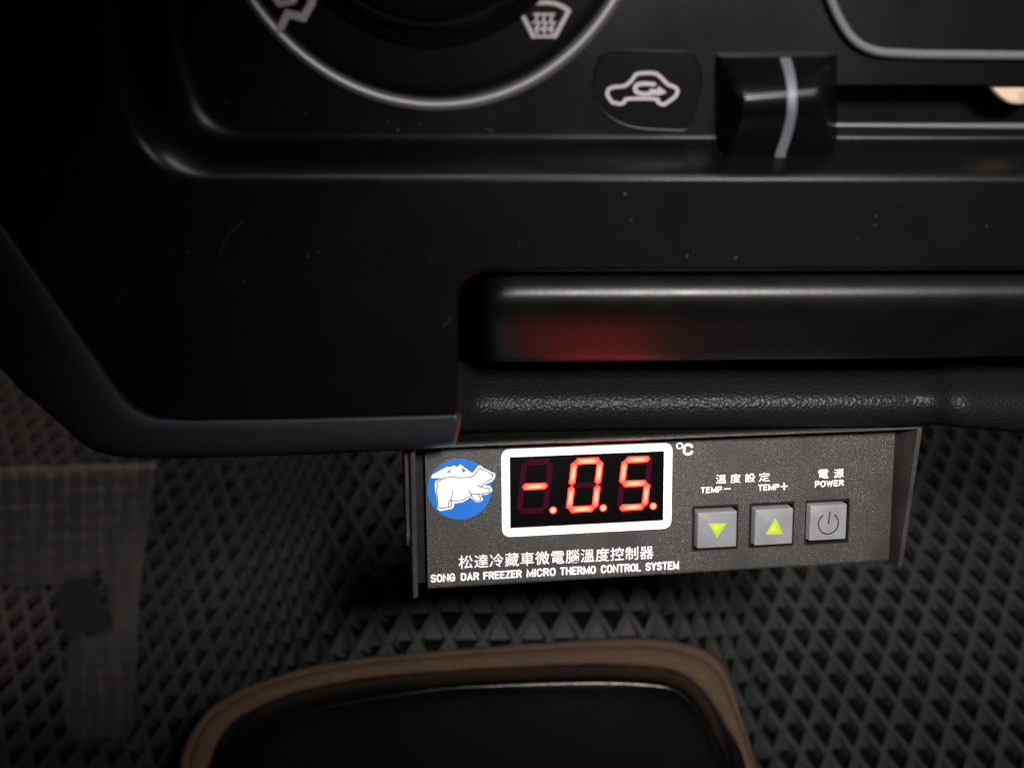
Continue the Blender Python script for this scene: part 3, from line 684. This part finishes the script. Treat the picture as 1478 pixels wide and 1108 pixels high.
line('english_title', [(w, a, b, h, .41) for w, a, b, h in (('SONG', (621.5, 840.5), (657, 838.5), 12), ('DAR', (665, 838), (691.5, 836.5), 11.5), ('FREEZER', (697.5, 836.3), (753, 833), 11.5), ('MICRO', (760, 832.8), (802, 830.5), 12), ('THERMO', (808, 830), (860, 827.5), 11.8), ('CONTROL', (867, 827), (925, 824), 12), ('SYSTEM', (931.5, 823.5), (980, 821), 12))])
line('celsius_mark', [('*', (976, 648), (985.5, 647.6), 9.5, .3), ('C', (985.5, 657.3), (1000.5, 656.5), 17.5, .62)])
line('temp_lettering', [('溫', (1033, 698), (1048, 697.2), 13, .006), ('度', (1054, 697), (1069, 696.2), 13, .006), ('設', (1075, 696), (1090, 695.2), 13, .006), ('定', (1095, 695), (1111, 694.2), 13, .006), ('TEMP', (1011, 711.6), (1042, 710.2), 8.8, .30), ('TEMP', (1094, 708), (1124.5, 706.5), 8.8, .30)])
pm = MB(); ke = lambda u, v, h: KP(u, v, h)
stroke(pm, [(1045.5, 705.5), (1054, 705)], 1.6, ke, .06); stroke(pm, [(1127.5, 701.8), (1136, 701.2)], 1.8, ke, .06); stroke(pm, [(1131.6, 697), (1132, 706)], 1.8, ke, .065)
pm.out('plus_minus_marks', M_WHITE, parent=ctl)
line('power_lettering', [('電', (1181, 690.5), (1195.5, 689.8), 13, .006), ('源', (1203, 689.8), (1217.5, 689), 13, .006), ('POWER', (1176, 703), (1217.5, 700.8), 9, .30)])
# keys
keys = [((1008.4, 739.8), (1065.2, 737.5), (1061.8, 789.4), (1006.1, 790.9)), ((1091.8, 735.6), (1146.3, 733.1), (1142.5, 784.9), (1088.4, 786.8)), ((1170.9, 729.9), (1223.8, 727.1), (1220.2, 777.7), (1167.9, 780.5))]
KHT = 2.2
names = ['temperature down key with a lit green arrow', 'temperature up key with a lit green arrow', 'power key with a dark power symbol']
for n_, (kc, (sa, sb_)) in enumerate(zip(keys, socks)):
    so_ = MB(); r0 = rect(sa+.03, sb_-.03, sb[0]+.03, sb[1]-.03, .2, 2); r1 = rect(sa+.55, sb_-.55, sb[0]+.55, sb[1]-.55, .2, 2)
    rings(so_, [[K(a, b, -2.9) for a, b in r0], [K(a, b, 0.22) for a, b in r0], [K(a, b, 0.22) for a, b in r1], [K(a, b, -2) for a, b in r1]], cap1=True)
    so_.out('key_socket', M_SOCK, parent=ctl, smooth=30)
    ab = [Kab(u, v, KHT) for u, v in kc]; A0 = (ab[0][0]+ab[3][0])/2; A1 = (ab[1][0]+ab[2][0])/2; B1 = (ab[0][1]+ab[1][1])/2; B0 = (ab[2][1]+ab[3][1])/2
    A0 += 0; kb = MB(); rr = lambda d, r: rect(A0+d, A1-d, B0+d, B1-d, r, 4)
    rings(kb, [[K(a, b, -2) for a, b in rr(-.12, .3)], [K(a, b, KHT-.3) for a, b in rr(-.02, .3)], [K(a, b, KHT-.1) for a, b in rr(0.08, .25)], [K(a, b, KHT) for a, b in rr(0.28, .2)]], cap1=True)
    key = kb.out('key', M_KEY, parent=ctl, smooth=50); key['label'] = names[n_]
    q = lambda x, y: Kab(980+x/5.279, 700+y/5.279, KHT)
    if n_ < 2:
        tri = [(222, 290), (362, 290), (290, 402)] if n_ == 0 else [(735, 247), (793, 372), (657, 376)]
        P3 = [Vector(q(*p)) for p in tri]; g = sum(P3, Vector((0, 0)))/3
        rp = path([(p.x, p.y, .35) for p in P3], seg=4)
        hot = g+Vector((-.4, .5)) if n_ == 0 else g+Vector((-.3, 0.1))
        vs = [K(hot.x, hot.y, KHT+.03)]; cs_ = [(0.72, 1.15, 0.07)]
        for t in (0.5, 1.0):
            for p in rp:
                x = hot+(p-hot)*t; vs.append(K(x.x, x.y, KHT+.03)); e_ = (g.y-p.y)*0.12 if n_ == 0 else (g.y-p.y)*.02+(p.x-g.x)*0.1
                e_ = max(0, min(1, e_))*t; cs_.append((0.50*(1-t*.3)*(1-e_*.8), 0.95*(1-.2*t)*(1-e_*.55), 0.02))
        m_ = len(rp); fs = [[0, 1+i, 1+(i+1) % m_] for i in range(m_)]+[[1+i, 1+m_+i, 1+m_+(i+1) % m_, 1+(i+1) % m_] for i in range(m_)]
        build('arrow', vs, fs, M_ARROW, parent=key, cols=cs_)
    else:
        b = MB(); fnk = lambda x, y, h: K(x, y, h)
        c = Vector(q(1138, 292)); R = 1.75+.85
        stroke(b, [(c.x+R*math.sin(t), c.y+R*math.cos(t)) for t in [0.62+k*(2*math.pi-1.24)/36 for k in range(37)]], .36, fnk, KHT+.02)
        stroke(b, [q(1150, 203), q(1139, 290)], .36, fnk, KHT+.03); b.out('power_symbol', M_LINE, parent=key)
# mounting tab from the bracket up into the dashboard
mb = MB(); rings(mb, [[K(a, b, -30) for a, b in ((-20, FW[2]+2), (30, FW[2]+2), (30, FW[2]+14), (-20, FW[2]+14))], [K(a, b, -31.5) for a, b in ((-20, FW[2]+2), (30, FW[2]+2), (30, FW[2]+14), (-20, FW[2]+14))]], cap0=True, cap1=True)
mb.out('mounting_tab', M_CASE, parent=ctl)

# dust and lint lying on the plastic
mb = MB(); rd = random.Random(3)
def fleck(p, n, sz):
    t = n.orthogonal().normalized(); b = n.cross(t); a0 = rd.random()*6.28; e = rd.uniform(1, 3.0)
    vs = [p+n*0.00006+(t*math.cos(a0+q*math.pi/3)*sz*e+b*math.sin(a0+q*math.pi/3)*sz)*rd.uniform(.6, 1) for q in range(6)]
    k = mb.add(vs+[p+n*0.00006+n*sz*.8], []); mb.f += [[k+i, k+(i+1) % 6, k+6] for i in range(6)]
nW = RW @ DASH.n
for _ in range(22):
    u = rd.uniform(0, 1478); v = rd.uniform(275, 385) if rd.random() < .5 else rd.uniform(300, 590)
    if v > 385 and not (190+v*.05 < u < 640): continue
    fleck(DASH(u, v, 0), nW, rd.uniform(0.00003, 0.00010))
for _ in range(8): fleck(DASH(rd.uniform(320, 1000), rd.uniform(150, 192), FL), nW, rd.uniform(0.00004, 0.00012))
kN = RW @ KN
for _ in range(60):
    a = rd.uniform(-52, 61); b = rd.uniform(-17, 16)
    if win[0]-3 < a < win[1]+3 and b > win[3]-3: continue
    if a > 9 and -13 < b < -1: continue
    fleck(K(a, b, 0.0), kN, rd.uniform(0.00003, 0.00008))
for _ in range(120):
    s_ = rd.uniform(-20, 10); j_ = rd.randint(-8, 10); p = S(s_, j_, .05); fleck(p, (RW @ Sn(s_, j_)), rd.uniform(0.0001, 0.0003))
d_ = mb.out('dust', mat('dust_flecks', (0.16, 0.15, 0.14), 0.9, 0.2)); d_['kind'] = 'stuff'; d_['label'] = 'tiny pale dust flecks scattered over the black plastic'; d_['category'] = 'dust'

mb = MB(); hs = [((330, 340), (322, 352), (318, 368)), ((352, 318), (340, 330), (331, 338)), ((168, 440), (170, 430), (178, 424)), ((640, 470), (648, 462), (650, 455)), ((96, 250), (104, 262), (108, 280))]
for p in hs: stroke(mb, spline([q for q in p], 8), 0.9, DASH, 0.03)
for p in (((324, 150), (330, 144)), ((500, 199), (520, 197)), ((700, 186), (712, 190))): stroke(mb, spline([p[0], p[1]], 4), 1.2, DASH, FL+0.03)
sm_ = mb.out('scuff_marks', mat('scuff', (0.016, 0.016, 0.016), 0.7, 0.3), parent=dash); sm_['kind'] = 'stuff'
